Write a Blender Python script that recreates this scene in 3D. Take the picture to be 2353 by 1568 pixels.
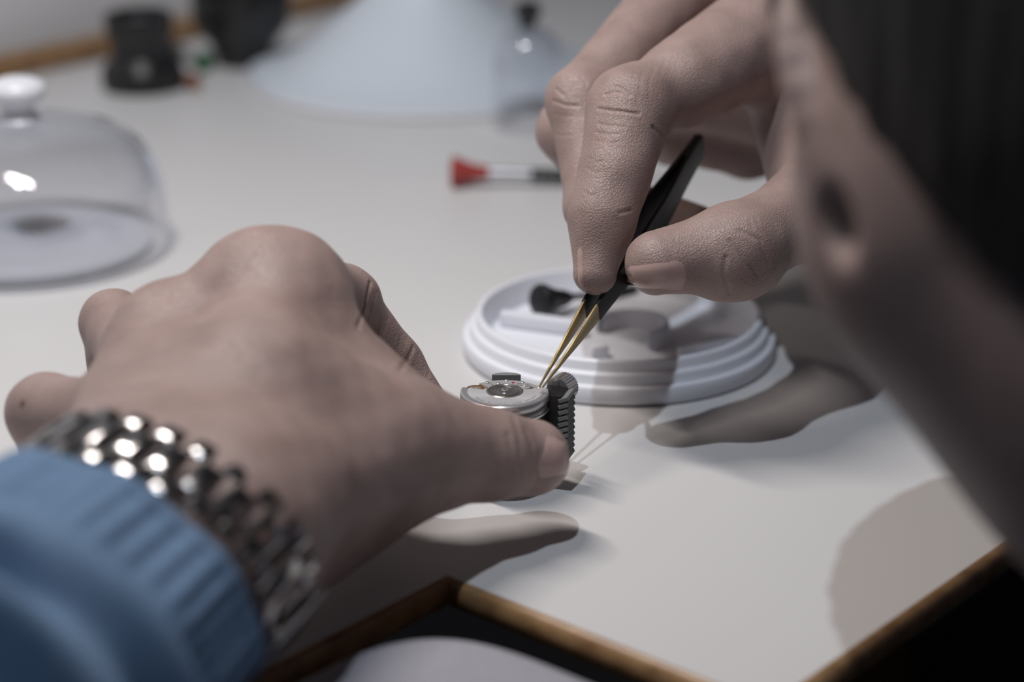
import bpy, bmesh, math, random
import numpy as np
from mathutils import Vector, Matrix

# ------------------------------------------------------------------ clear
for o in list(bpy.data.objects):
    bpy.data.objects.remove(o, do_unlink=True)
scene = bpy.context.scene
COL = scene.collection
random.seed(4)
rng = np.random.default_rng(4)

# ------------------------------------------------------------------ camera
FPX, CX, CY = 4770.0, 1176.5, 784.0          # focal length and centre in photo pixels
PITCH = math.radians(20.5)
CAMZ = 0.2500
SN, CS = math.sin(PITCH), math.cos(PITCH)
FWD = Vector((0, CS, -SN)); UPV = Vector((0, SN, CS)); RGT = Vector((1, 0, 0))
CAM = Vector((0, 0, CAMZ))
cam_d = bpy.data.cameras.new('camera')
cam_d.sensor_width = 36.0
cam_d.lens = FPX / 2353.0 * 36.0
cam_d.clip_start = 0.01; cam_d.clip_end = 50
cam_d.dof.use_dof = True
cam_d.dof.focus_distance = 0.600
cam_d.dof.aperture_fstop = 5.4
cam_o = bpy.data.objects.new('camera', cam_d); COL.objects.link(cam_o)
cam_o.location = CAM
cam_o.rotation_euler = (math.pi/2 - PITCH, 0, 0)
scene.camera = cam_o

def P(px, py, d):
    "photo pixel + distance along the optical axis -> world point"
    return CAM + d*(FWD + RGT*((px-CX)/FPX) - UPV*((py-CY)/FPX))
def T(px, py, z=0.0):
    "photo pixel -> point on the horizontal plane at height z"
    r = FWD + RGT*((px-CX)/FPX) - UPV*((py-CY)/FPX)
    return CAM + r*((z-CAMZ)/r.z)
def CV(r, u, f):
    "camera-axis offsets (right, up, forward) -> world vector"
    return RGT*r + UPV*u + FWD*f

# ------------------------------------------------------------------ world and lamps
w = bpy.data.worlds.new('world'); scene.world = w; w.use_nodes = True
bg = w.node_tree.nodes['Background']
bg.inputs[0].default_value = (0.62, 0.60, 0.66, 1); bg.inputs[1].default_value = 0.024

def area(name, loc, target, sx, sy, power, col, spin=0.0):
    l = bpy.data.lights.new(name, 'AREA'); l.shape = 'RECTANGLE'
    l.size = sx; l.size_y = sy; l.energy = power; l.color = col
    o = bpy.data.objects.new(name, l); COL.objects.link(o)
    o.location = loc
    q = (Vector(target)-Vector(loc)).to_track_quat('-Z', 'Y')
    o.rotation_euler = (q.to_matrix() @ Matrix.Rotation(spin, 3, 'Z')).to_euler()
    return o
# warm linear bench lamp hanging over the work, a little to the left
area('bench_lamp_light', (-0.16, 0.59, 0.53), (-0.04, 0.58, 0.0), 0.24, 0.032, 2.15, (1.0, 0.93, 0.88), 0.9)
# small cool spot further off, throws the crisp second shadow
sp = bpy.data.lights.new('ceiling_spot_light', 'SPOT'); sp.energy = 36; sp.color = (0.80, 0.89, 1.0)
sp.spot_size = math.radians(52); sp.spot_blend = 1.0; sp.shadow_soft_size = 0.012
so = bpy.data.objects.new('ceiling_spot_light', sp); COL.objects.link(so)
so.location = (-0.16, 0.16, 1.45)
so.rotation_euler = (Vector((-0.05, 0.85, 0.0))-so.location).to_track_quat('-Z', 'Y').to_euler()

vs = scene.view_settings
vs.view_transform = 'Standard'; vs.look = 'None'; vs.gamma = 1.0
vs.exposure = 0.0
vs.use_curve_mapping = False

# ------------------------------------------------------------------ helpers: objects
HRES = 0.00065
def link(name, me, mat, parent=None, smooth=True):
    o = bpy.data.objects.new(name, me); COL.objects.link(o)
    if mat is not None: me.materials.append(mat)
    if parent is not None: o.parent = parent
    if smooth:
        me.polygons.foreach_set('use_smooth', [True]*len(me.polygons))
    return o
def tag(o, label, cat, group=None):
    o['label'] = label; o['category'] = cat
    if group: o['group'] = group
    return o
def struct(o, label=None):
    o['kind'] = 'structure'
    if label: o['label'] = label
    return o
def empty(name, loc=(0, 0, 0)):
    e = bpy.data.objects.new(name, None); COL.objects.link(e)
    e.empty_display_size = 0.01; e.location = loc
    return e

class MB:
    "collects verts and faces in world space (or in the frame of its thing)"
    def __init__(s): s.v = []; s.f = []
    def add(s, verts, faces, M=None):
        n = len(s.v)
        s.v += [tuple((M @ Vector(p)) if M is not None else Vector(p)) for p in verts]
        s.f += [tuple(i+n for i in q) for q in faces]
        return s
    def box(s, sx, sy, sz, M=None, bev=0.0, seg=2):
        bm = bmesh.new(); bmesh.ops.create_cube(bm, size=1.0)
        bmesh.ops.scale(bm, vec=(sx, sy, sz), verts=bm.verts)
        if bev > 0:
            bmesh.ops.bevel(bm, geom=bm.edges[:], offset=bev, segments=seg, profile=0.5, affect='EDGES')
        bm.verts.index_update()
        s.add([v.co.copy() for v in bm.verts], [[v.index for v in f.verts] for f in bm.faces], M)
        bm.free(); return s
    def lathe(s, prof, n=48, M=None, a0=0.0, a1=2*math.pi):
        full = abs(a1-a0-2*math.pi) < 1e-6
        m = n if full else n+1
        vs_, fs = [], []
        for i in range(m):
            a = a0+(a1-a0)*i/n
            for r, z in prof: vs_.append((r*math.cos(a), r*math.sin(a), z))
        k = len(prof)
        for i in range(n):
            j = (i+1) % m
            for t in range(k-1):
                fs.append((i*k+t, j*k+t, j*k+t+1, i*k+t+1))
        return s.add(vs_, fs, M)
    def prism(s, pts, z0, z1, M=None):
        n = len(pts)
        vs_ = [(x, y, z0) for x, y in pts]+[(x, y, z1) for x, y in pts]
        fs = [tuple(range(n-1, -1, -1)), tuple(range(n, 2*n))]
        for i in range(n):
            j = (i+1) % n
            fs.append((i, j, n+j, n+i))
        return s.add(vs_, fs, M)
    def tube(s, pts, rad, n=16, cap=True):
        pts = [Vector(p) for p in pts]
        rad = rad if isinstance(rad, (list, tuple)) else [rad]*len(pts)
        ref = Vector((0, 0, 1)); vs_, fs = [], []
        for i, p in enumerate(pts):
            t = (pts[min(i+1, len(pts)-1)]-pts[max(i-1, 0)]).normalized()
            x = ref - t*ref.dot(t)
            if x.length < 1e-3: x = Vector((1, 0, 0)) - t*t.x
            x.normalize(); y = t.cross(x); ref = x
            for k in range(n):
                a = 2*math.pi*k/n
                vs_.append(p+(x*math.cos(a)+y*math.sin(a))*rad[i])
        for i in range(len(pts)-1):
            for k in range(n):
                q = (k+1) % n
                fs.append((i*n+k, i*n+q, (i+1)*n+q, (i+1)*n+k))
        if cap:
            fs.append(tuple(range(n-1, -1, -1))); fs.append(tuple((len(pts)-1)*n+k for k in range(n)))
        return s.add(vs_, fs)
    def build(s, name, mat, parent=None, smooth=True, fix=True, sharp=40):
        me = bpy.data.meshes.new(name)
        me.from_pydata([tuple(v) for v in s.v], [], s.f); me.update()
        if fix:
            bm = bmesh.new(); bm.from_mesh(me)
            bmesh.ops.remove_doubles(bm, verts=bm.verts, dist=1e-7)
            bmesh.ops.recalc_face_normals(bm, faces=bm.faces); bm.to_mesh(me); bm.free()
        o = link(name, me, mat, parent, smooth)
        if smooth and sharp: me.set_sharp_from_angle(angle=math.radians(sharp))
        return o

def frame(origin, z, xhint):
    "matrix with local +z along z and local +x near xhint"
    z = Vector(z).normalized(); x = Vector(xhint); x = (x - z*x.dot(z)).normalized(); y = z.cross(x)
    M = Matrix((x, y, z)).transposed().to_4x4(); M.translation = Vector(origin); return M

# ------------------------------------------------------------------ helpers: materials
def new_mat(name):
    m = bpy.data.materials.new(name); m.use_nodes = True
    nt = m.node_tree; b = nt.nodes['Principled BSDF']
    return m, nt, b
def node(nt, typ, **kw):
    n = nt.nodes.new(typ)
    for k, v in kw.items(): setattr(n, k, v)
    return n
def simple(name, col, rough=0.5, metal=0.0, var=0.06, scale=60.0, bump=0.0, bscale=400.0, coords='Object', spec=0.5, aniso=0.0):
    m, nt, b = new_mat(name)
    tc = node(nt, 'ShaderNodeTexCoord')
    nz = node(nt, 'ShaderNodeTexNoise'); nz.inputs['Scale'].default_value = scale; nz.inputs['Detail'].default_value = 4
    nt.links.new(tc.outputs[coords], nz.inputs['Vector'])
    mx = node(nt, 'ShaderNodeMix', data_type='RGBA')
    mx.inputs['A'].default_value = tuple(c*(1-var) for c in col)+(1,)
    mx.inputs['B'].default_value = tuple(min(1, c*(1+var)) for c in col)+(1,)
    nt.links.new(nz.outputs['Fac'], mx.inputs['Factor'])
    nt.links.new(mx.outputs['Result'], b.inputs['Base Color'])
    b.inputs['Roughness'].default_value = rough; b.inputs['Metallic'].default_value = metal
    b.inputs['Specular IOR Level'].default_value = spec
    if aniso: b.inputs['Anisotropic'].default_value = aniso
    if bump > 0:
        n2 = node(nt, 'ShaderNodeTexNoise'); n2.inputs['Scale'].default_value = bscale; n2.inputs['Detail'].default_value = 5
        nt.links.new(tc.outputs[coords], n2.inputs['Vector'])
        bp = node(nt, 'ShaderNodeBump'); bp.inputs['Strength'].default_value = bump; bp.inputs['Distance'].default_value = 0.001
        nt.links.new(n2.outputs['Fac'], bp.inputs['Height']); nt.links.new(bp.outputs['Normal'], b.inputs['Normal'])
    return m
def wood(name, dark, light):
    m, nt, b = new_mat(name)
    tc = node(nt, 'ShaderNodeTexCoord'); mp = node(nt, 'ShaderNodeMapping')
    mp.inputs['Rotation'].default_value = (0, 0, -math.atan2(0.76, 0.65)); mp.inputs['Scale'].default_value = (4, 60, 60)
    nt.links.new(tc.outputs['Object'], mp.inputs['Vector'])
    nz = node(nt, 'ShaderNodeTexNoise'); nz.inputs['Scale'].default_value = 3; nz.inputs['Detail'].default_value = 6
    nt.links.new(mp.outputs['Vector'], nz.inputs['Vector'])
    cr = node(nt, 'ShaderNodeValToRGB'); cr.color_ramp.elements[0].color = dark+(1,); cr.color_ramp.elements[1].color = light+(1,)
    cr.color_ramp.elements[0].position = 0.3; cr.color_ramp.elements[1].position = 0.7
    nt.links.new(nz.outputs['Fac'], cr.inputs['Fac']); nt.links.new(cr.outputs['Color'], b.inputs['Base Color'])
    b.inputs['Roughness'].default_value = 0.38
    return m
def glass(name, tint=(0.97, 0.975, 0.985)):
    "thin clear wall: straight-through transmission with Fresnel reflection"
    m, nt, b = new_mat(name); nt.nodes.remove(b)
    out = nt.nodes['Material Output']
    tr = node(nt, 'ShaderNodeBsdfTransparent'); tr.inputs['Color'].default_value = tint+(1,)
    gl = node(nt, 'ShaderNodeBsdfGlossy'); gl.inputs['Roughness'].default_value = 0.03; gl.inputs['Color'].default_value = (0.95, 0.96, 1.0, 1)
    lw = node(nt, 'ShaderNodeLayerWeight'); lw.inputs['Blend'].default_value = 0.5
    pw = node(nt, 'ShaderNodeMath', operation='POWER'); pw.inputs[1].default_value = 3.0
    nt.links.new(lw.outputs['Facing'], pw.inputs[0])
    fr = node(nt, 'ShaderNodeMath', operation='MULTIPLY_ADD'); fr.inputs[1].default_value = 0.9; fr.inputs[2].default_value = 0.045
    nt.links.new(pw.outputs[0], fr.inputs[0])
    mx = node(nt, 'ShaderNodeMixShader')
    nt.links.new(fr.outputs[0], mx.inputs[0]); nt.links.new(tr.outputs[0], mx.inputs[1]); nt.links.new(gl.outputs[0], mx.inputs[2])
    nt.links.new(mx.outputs[0], out.inputs['Surface'])
    return m
def skin_mat(name, base, dark, red):
    m, nt, b = new_mat(name)
    tc = node(nt, 'ShaderNodeTexCoord')
    n1 = node(nt, 'ShaderNodeTexNoise'); n1.inputs['Scale'].default_value = 70; n1.inputs['Detail'].default_value = 5
    n2 = node(nt, 'ShaderNodeTexNoise'); n2.inputs['Scale'].default_value = 380; n2.inputs['Detail'].default_value = 4
    for n in (n1, n2): nt.links.new(tc.outputs['Object'], n.inputs['Vector'])
    cr = node(nt, 'ShaderNodeValToRGB')
    e = cr.color_ramp.elements; e[0].position = 0.28; e[0].color = dark+(1,); e[1].position = 0.62; e[1].color = base+(1,)
    nt.links.new(n1.outputs['Fac'], cr.inputs['Fac'])
    mx = node(nt, 'ShaderNodeMix', data_type='RGBA', blend_type='MIX')
    mr = node(nt, 'ShaderNodeMapRange'); mr.inputs['From Min'].default_value = 0.45; mr.inputs['From Max'].default_value = 0.8; mr.inputs['To Max'].default_value = 0.45
    nt.links.new(n2.outputs['Fac'], mr.inputs['Value']); nt.links.new(mr.outputs['Result'], mx.inputs['Factor'])
    nt.links.new(cr.outputs['Color'], mx.inputs['A']); mx.inputs['B'].default_value = red+(1,)
    at = node(nt, 'ShaderNodeAttribute'); at.attribute_name = 'mole'
    m2 = node(nt, 'ShaderNodeMix', data_type='RGBA'); nt.links.new(at.outputs['Fac'], m2.inputs['Factor'])
    nt.links.new(mx.outputs['Result'], m2.inputs['A']); m2.inputs['B'].default_value = (0.035, 0.016, 0.014, 1)
    nt.links.new(m2.outputs['Result'], b.inputs['Base Color'])
    b.inputs['Roughness'].default_value = 0.47; b.inputs['Specular IOR Level'].default_value = 0.5
    b.inputs['Subsurface Weight'].default_value = 0.16; b.inputs['Subsurface Radius'].default_value = (1.0, 0.36, 0.22)
    b.inputs['Subsurface Scale'].default_value = 0.0016
    # fine skin relief: cells of creases plus pores
    vo = node(nt, 'ShaderNodeTexVoronoi', feature='DISTANCE_TO_EDGE'); vo.inputs['Scale'].default_value = 1150
    wn = node(nt, 'ShaderNodeTexNoise'); wn.inputs['Scale'].default_value = 500
    nt.links.new(tc.outputs['Object'], wn.inputs['Vector'])
    va = node(nt, 'ShaderNodeVectorMath', operation='MULTIPLY_ADD'); va.inputs[1].default_value = (0.0012,)*3
    nt.links.new(wn.outputs['Color'], va.inputs[0]); nt.links.new(tc.outputs['Object'], va.inputs[2]); nt.links.new(va.outputs[0], vo.inputs['Vector'])
    mr2 = node(nt, 'ShaderNodeMapRange'); mr2.inputs['From Max'].default_value = 0.25
    nt.links.new(vo.outputs['Distance'], mr2.inputs['Value'])
    n3 = node(nt, 'ShaderNodeTexNoise'); n3.inputs['Scale'].default_value = 2600; n3.inputs['Detail'].default_value = 3
    nt.links.new(tc.outputs['Object'], n3.inputs['Vector'])
    ad = node(nt, 'ShaderNodeMath', operation='MULTIPLY_ADD'); ad.inputs[1].default_value = 0.55
    nt.links.new(n3.outputs['Fac'], ad.inputs[0]); nt.links.new(mr2.outputs['Result'], ad.inputs[2])
    bp = node(nt, 'ShaderNodeBump'); bp.inputs['Strength'].default_value = 0.40; bp.inputs['Distance'].default_value = 0.00022
    nt.links.new(ad.outputs[0], bp.inputs['Height']); nt.links.new(bp.outputs['Normal'], b.inputs['Normal'])
    return m

M_TABLE = simple('cream_laminate', (0.615, 0.60, 0.595), 0.42, var=0.012, scale=8, bump=0.02, bscale=1500)
M_WOOD = wood('oak_edge', (0.20, 0.105, 0.045), (0.40, 0.24, 0.12))
M_WALL = simple('grey_panel', (0.80, 0.80, 0.82), 0.7, var=0.03, scale=4)
M_FLOOR = simple('dark_floor', (0.012, 0.012, 0.014), 0.6, var=0.2, scale=6)
M_WHITE = simple('white_plastic', (0.76, 0.77, 0.82), 0.32, var=0.012, scale=20)
M_DISH = simple('translucent_grey_plastic', (0.52, 0.52, 0.56), 0.4, var=0.03, scale=30)
M_COVER = simple('pale_blue_white_plastic', (0.60, 0.645, 0.70), 0.5, var=0.02, scale=10)
M_BLACK = simple('black_plastic', (0.012, 0.012, 0.013), 0.35, var=0.15, scale=60, bump=0.05, bscale=900)
M_BLACKM = simple('black_anodised', (0.016, 0.016, 0.017), 0.30, var=0.15, scale=200, bump=0.04, bscale=2500)
M_RIB = simple('grey_worn_rib', (0.20, 0.20, 0.20), 0.42, var=0.15, scale=300, bump=0.1, bscale=2500)
M_GOLD = simple('brass_gold_metal', (0.60, 0.47, 0.26), 0.28, 1.0, var=0.08, scale=300, bump=0.05, bscale=3000)
M_COAT = simple('black_coating', (0.013, 0.011, 0.011), 0.42, var=0.1, scale=200)
M_STEEL = simple('steel', (0.66, 0.65, 0.65), 0.26, 0.75, var=0.05, scale=400)
M_LINK = simple('polished_link_steel', (0.50, 0.49, 0.49), 0.17, 1.0, var=0.05, scale=300)
M_STEELB = simple('brushed_rotor_steel', (0.66, 0.65, 0.66), 0.34, 0.45, var=0.06, scale=900, bump=0.10, bscale=2500, aniso=0.6)
M_PLATE = simple('rhodium_plate', (0.44, 0.42, 0.42), 0.38, 0.3, var=0.12, scale=900, bump=0.12, bscale=1800)
M_DSTEEL = simple('dark_bearing_steel', (0.24, 0.22, 0.21), 0.25, 0.7, var=0.2, scale=700)
M_BRASS = simple('brass_wheel', (0.62, 0.42, 0.22), 0.3, 1.0, var=0.1, scale=500)
M_RUBY = simple('ruby_jewel', (0.45, 0.02, 0.08), 0.15, var=0.05)
M_RED = simple('red_anodised', (0.34, 0.045, 0.04), 0.45, var=0.08)
M_GREEN = simple('green_anodised', (0.015, 0.10, 0.04), 0.4, var=0.08)
M_ORANGE = simple('orange_anodised', (0.22, 0.07, 0.03), 0.4, var=0.08)
M_GREYM = simple('satin_grey_metal', (0.55, 0.55, 0.58), 0.35, 0.9, var=0.05)
M_GLASS = glass('clear_glass')
M_SHIRT = simple('blue_denim_cotton', (0.150, 0.235, 0.365), 0.85, var=0.16, scale=160, bump=0.5, bscale=1500, spec=0.2)
M_GREY = simple('grey_woven_fabric', (0.36, 0.35, 0.39), 0.9, var=0.12, scale=500, bump=0.5, bscale=1600, spec=0.2)
M_PIPE = simple('dark_piping', (0.05, 0.042, 0.04), 0.7)
M_HAIR = simple('black_hair', (0.010, 0.009, 0.010), 0.55, var=0.3, scale=300, bump=0.8, bscale=500, spec=0.3)
M_SKIN = skin_mat('skin', (0.350, 0.254, 0.230), (0.268, 0.188, 0.167), (0.372, 0.220, 0.200))
M_NAIL = simple('fingernail', (0.47, 0.325, 0.295), 0.24, var=0.06, scale=200, spec=0.5)

# ================================================================== the setting
E1 = Vector((0.65, 0.76, 0)).normalized()      # along the front edge of the bench
N1 = Vector((-0.76, 0.65, 0)).normalized()     # away from the person, towards the back panel
C0 = T(1778, 1642); C0.z = 0
RECESS, DEPTH = 0.102, 0.668
def BQ(s, n, z=0.0): return C0 + E1*s + N1*n + Vector((0, 0, z))

fl = MB(); fl.box(6, 6, 0.02, Matrix.Translation((0, 0.5, -0.77)))
struct(fl.build('floor', M_FLOOR, smooth=False), 'dark floor below the bench')
wb = MB(); wb.box(4.0, 0.03, 2.2, frame(BQ(0.2, DEPTH+0.030, 0.3), (0, 0, 1), E1))
struct(wb.build('wall_back', M_WALL, smooth=False), 'plain grey panel behind the bench')

# ---- bench: cream top with rounded oak edges and a recess on the left
bench = empty('workbench', BQ(0, 0.3, -0.75))
tag(bench, 'cream topped workbench with oak edging and a cut-out recess', 'workbench')
def inv(o): return Matrix.Translation(-Vector(o.location))
EW = 0.0032
out = [(0, 0), (1.25, 0), (1.25, DEPTH), (-0.9, DEPTH), (-0.9, RECESS), (0, RECESS)]
inset = [(EW, EW), (1.25-EW, EW), (1.25-EW, DEPTH-EW), (-0.9+EW, DEPTH-EW), (-0.9+EW, RECESS+EW), (EW, RECESS+EW)]
inset[0] = (EW, EW); inset[5] = (EW, RECESS+EW)
TH = 0.0072
top = MB(); top.prism([(BQ(s, n).x, BQ(s, n).y) for s, n in inset], -TH, 0.0, inv(bench))
top.build('bench_top', M_TABLE, bench, smooth=False)
# oak edge strips with a rounded nose, one per edge
prof = [(0.0, 0.0), (EW*0.35, -0.0002), (EW*0.75, -0.0012), (EW, -0.0030), (EW, -TH+0.001), (EW-0.001, -TH), (0.0, -TH)]
for (a, b_), (ia, ib) in zip(zip(out, out[1:]+out[:1]), zip(inset, inset[1:]+inset[:1])):
    pa, pb, qa, qb = BQ(*a), BQ(*b_), BQ(*ia), BQ(*ib)
    d = (pb-pa).normalized(); outn = Vector((d.y, -d.x, 0))
    e = MB(); vs_, fs = [], []
    for (o_, i_) in ((pa, qa), (pb, qb)):
        for r, z in prof:
            t = r/EW
            vs_.append(i_.lerp(o_, t)+Vector((0, 0, z)))
    k = len(prof)
    for t in range(k):
        u = (t+1) % k
        fs.append((t, u, k+u, k+t))
    fs += [tuple(range(k)), tuple(range(2*k-1, k-1, -1))]
    e.add(vs_, fs, inv(bench)); e.build('edge_strip', M_WOOD, bench, sharp=50)
# wooden ledge at the back
e = MB(); e.box(2.15, 0.012, 0.012, frame(BQ(0.175, DEPTH-0.006, 0.0064), (0, 0, 1), E1), 0.002)
e2 = MB(); e2.v = [tuple(inv(bench) @ Vector(v)) for v in e.v]; e2.f = e.f
e2.build('back_ledge', M_WOOD, bench)
# legs and apron below the top
for s, n in ((1.15, 0.06), (1.15, 0.62), (-0.82, 0.62), (-0.82, 0.17)):
    e = MB(); e.box(0.05, 0.05, 0.75-TH, Matrix.Translation(inv(bench) @ BQ(s, n, -TH-(0.75-TH)/2-0.0001)), 0.003)
    e.build('leg', M_WOOD, bench)

# ================================================================== things on the bench
KS = 0.9823    # bench-plane scale of the measured round things

# ---- grey padded elbow rest in the recess
PADC = T(1035, 1675, 0.010)
pad = empty('padded_rest', (PADC.x, PADC.y, -0.76))
tag(pad, 'grey fabric padded rest with dark piping in the bench recess', 'padded rest')
Mp = frame((0, 0, 0), (0, 0, 1), E1)
def superell(a, b, p, n=64):
    r = []
    for i in range(n):
        t = 2*math.pi*i/n
        c, s_ = math.cos(t), math.sin(t)
        r.append((a*abs(c)**(2/p)*(1 if c >= 0 else -1), b*abs(s_)**(2/p)*(1 if s_ >= 0 else -1)))
    return r
def cushion(mb, a, b, h, z0, M, p=3.2):
    lay = [(0.90, 0.0), (0.97, 0.15), (1.0, 0.40), (0.995, 0.60), (0.97, 0.78), (0.92, 0.90), (0.82, 0.97), (0.6, 1.02), (0.3, 1.04), (0.02, 1.05)]
    n = 64; vs_, fs = [], []
    for sc, t in lay:
        for x, y in superell(a*sc, b*sc, p, n): vs_.append((x, y, z0+h*t))
    for l in range(len(lay)-1):
        for i in range(n):
            j = (i+1) % n
            fs.append((l*n+i, l*n+j, (l+1)*n+j, (l+1)*n+i))
    fs.append(tuple(range(n-1, -1, -1))); fs.append(tuple((len(lay)-1)*n+i for i in range(n)))
    mb.add(vs_, fs, M)
H0 = 0.76
m = MB(); cushion(m, 0.046, 0.050, 0.030, H0-0.022, Mp); m.build('cushion', M_GREY, pad)
m = MB(); ring = superell(0.048, 0.052, 3.2); m.tube([Mp @ Vector((x, y, H0-0.012)) for x, y in ring+ring[:2]], 0.0016, 8, False); m.build('piping', M_PIPE, pad)
m = MB(); m.lathe([(0.0, 0.02), (0.016, 0.02), (0.016, H0-0.03), (0.04, H0-0.022), (0.0, H0-0.022)], 24); m.build('post', M_BLACK, pad)
m = MB(); m.lathe([(0.0, 0.0), (0.15, 0.0), (0.15, 0.008), (0.02, 0.022), (0.0, 0.022)], 40); m.build('base', M_BLACK, pad)

# ---- stepped white parts tray
TR = Vector((0.0368*KS, 0.673*KS, 0.0002))
tray = empty('parts_tray', TR)
tag(tray, 'round white stepped plastic parts tray behind the watch movement', 'tray'); tray.scale = (KS, KS, KS)
m = MB()
m.lathe([(0.0, 0.0), (0.0525, 0.0), (0.0535, 0.0005), (0.0540, 0.0015), (0.0540, 0.0052), (0.0536, 0.0060), (0.0528, 0.0063),
         (0.0518, 0.0064), (0.0515, 0.0068), (0.0515, 0.0092), (0.0511, 0.0099), (0.0503, 0.0102), (0.0496, 0.0103), (0.0494, 0.0107),
         (0.0493, 0.0130), (0.0488, 0.0138), (0.0480, 0.0141), (0.0472, 0.0139), (0.0467, 0.0132), (0.0463, 0.0060), (0.0455, 0.0045), (0.0, 0.0045)], 120)
m.build('tray_body', M_WHITE, tray)
def tl(px, py, z):
    v = T(px, py, z*KS)-TR; return v/KS
m = MB()                                    # raised step on the left
a = tl(1152, 716, 0.0098); b_ = tl(1345, 742, 0.0098)
mid = (a+b_)/2; dirv = (b_-a)
m.box(dirv.length, 0.0048, 0.0054, frame((mid.x, mid.y, 0.0073), (0, 0, 1), dirv), 0.0009)
m.build('divider', M_WHITE, tray)
m = MB(); a = tl(1378, 800, 0.008); m.box(0.006, 0.003, 0.0045, frame((a.x, a.y, 0.0067), (0, 0, 1), (1, 0.2, 0)), 0.0007); m.build('stop_lug', M_WHITE, tray)
m = MB(); c = tl(1450, 742, 0.0110)          # curved well in the middle
m.lathe([(0.0112, 0.0044), (0.0112, 0.0108), (0.0117, 0.0115), (0.0127, 0.0115), (0.0132, 0.0108), (0.0132, 0.0044)], 48, Matrix.Translation((c.x, c.y, 0)), math.radians(-60), math.radians(150))
m.build('curved_divider', M_WHITE, tray)
m = MB(); a = tl(1560, 800, 0.009); b_ = tl(1690, 770, 0.009); mid = (a+b_)/2
m.box((b_-a).length, 0.0018, 0.0045, frame((mid.x, mid.y, 0.0067), (0, 0, 1), b_-a), 0.0005); m.build('divider', M_WHITE, tray)

# ---- precision screwdrivers: flared head, slim shank
def screwdriver(head, direction, z_head, hr, head_mat, label, length=0.095, body=0.0026, grip_mat=None, base_z=0.0):
    d = Vector(direction).normalized()
    o = empty('screwdriver', (head.x, head.y, base_z))
    drop = math.asin(max(-0.9, min(0.9, (hr-body-0.0001)/length)))
    ax = Vector((d.x*math.cos(drop), d.y*math.cos(drop), -math.sin(drop)))
    M = frame((0, 0, hr+0.0002), ax, (0, 0, 1))
    tag(o, label, 'screwdriver', 'precision screwdrivers')
    k = hr/0.0066
    m = MB(); m.lathe([(0.0, -0.0015), (hr*0.55, -0.0015), (hr*0.9, -0.0010), (hr, 0.0), (hr*0.97, 0.0014), (hr*0.78, 0.0042*k), (hr*0.58, 0.0080*k), (hr*0.48, 0.0120*k), (body*1.15, 0.0150*k), (0.0, 0.0150*k)], 40, M)
    m.build('swivel_head', head_mat, o)
    h0 = 0.0150*k
    m = MB(); m.lathe([(0.0, h0), (body*0.9, h0), (body*0.9, h0+0.018), (0.0, h0+0.018)], 24, M); m.build('collar', M_GREYM, o)
    m = MB(); p = [(0.0, h0+0.018)]
    for i in range(12):
        z = h0+0.018+i*0.0035
        p += [(body, z), (body*1.12, z+0.0009), (body*1.12, z+0.0022), (body, z+0.0030)]
    p += [(body*0.7, h0+0.063), (0.0, h0+0.063)]
    m.lathe(p, 24, M); m.build('knurled_grip', grip_mat or M_BLACK, o)
    m = MB(); m.lathe([(0.0, h0+0.063), (0.0009, h0+0.063), (0.0008, length-0.004), (0.0010, length-0.002), (0.0002, length), (0.0, length)], 12, M); m.build('blade', M_STEEL, o)
    return o
hd = T(1042, 396, 0.0066)
screwdriver(hd, (1, 0.02, 0), 0, 0.0066, M_RED, 'red headed precision screwdriver with black grip lying on the bench')
# the black one lies inside the tray, head on the left
hb = T(1243, 698, 0.0100)
screwdriver(hb, (0.62, 0.50, 0), 0, 0.0060, M_BLACK, 'black headed screwdriver lying inside the round white tray', length=0.0345, body=0.0016, base_z=0.0048)

# ---- glass bell jar on the left
JC = T(70, 572); JR = 0.0557
jar = empty('bell_jar', (JC.x, JC.y, 0))
tag(jar, 'clear glass bell jar with white knob at the left', 'bell jar'); jar.scale = (KS, KS, KS)
dish = empty('jar_base', (JC.x, JC.y, 0))
tag(dish, 'round white base dish under the clear bell jar', 'base dish'); dish.scale = (KS, KS, KS)
m = MB(); m.lathe([(0, 0), (0.047, 0), (0.048, 0.0008), (0.048, 0.003), (0.0465, 0.0036), (0.044, 0.0028), (0.034, 0.0022), (0.030, 0.0030), (0.027, 0.0022), (0.0, 0.0020)], 96)
m.build('dish', M_DISH, dish)
outer = [(JR-0.0004, 0.0002), (JR, 0.0012), (JR-0.0006, 0.012), (JR-0.0020, 0.026), (JR-0.0045, 0.034), (JR-0.0095, 0.0415), (JR-0.0175, 0.0470), (JR-0.028, 0.0503), (0.014, 0.0522), (0.0, 0.0528)]
th = 0.0022
inner = [(0.0, 0.0528-th), (0.014, 0.0522-th), (JR-0.029, 0.0503-th), (JR-0.0192, 0.0470-th*0.9), (JR-0.0117, 0.0415-th*0.5), (JR-0.0067, 0.034), (JR-0.0042, 0.026), (JR-0.0028, 0.012), (JR-0.0024, 0.0012), (JR-0.0020, 0.0002), (JR-0.0004, 0.0002)]
m = MB(); m.lathe(outer+inner, 120); m.build('glass_dome', M_GLASS, jar, sharp=60)
m = MB(); m.lathe([(0.0, 0.0529), (0.0085, 0.0529), (0.0070, 0.0545), (0.0058, 0.0570), (0.0062, 0.0592), (0.0095, 0.0605), (0.0112, 0.0630), (0.0114, 0.0650), (0.0100, 0.0676), (0.0065, 0.0690), (0.0, 0.0694)], 48)
m.build('knob', M_WHITE, jar)

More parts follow.
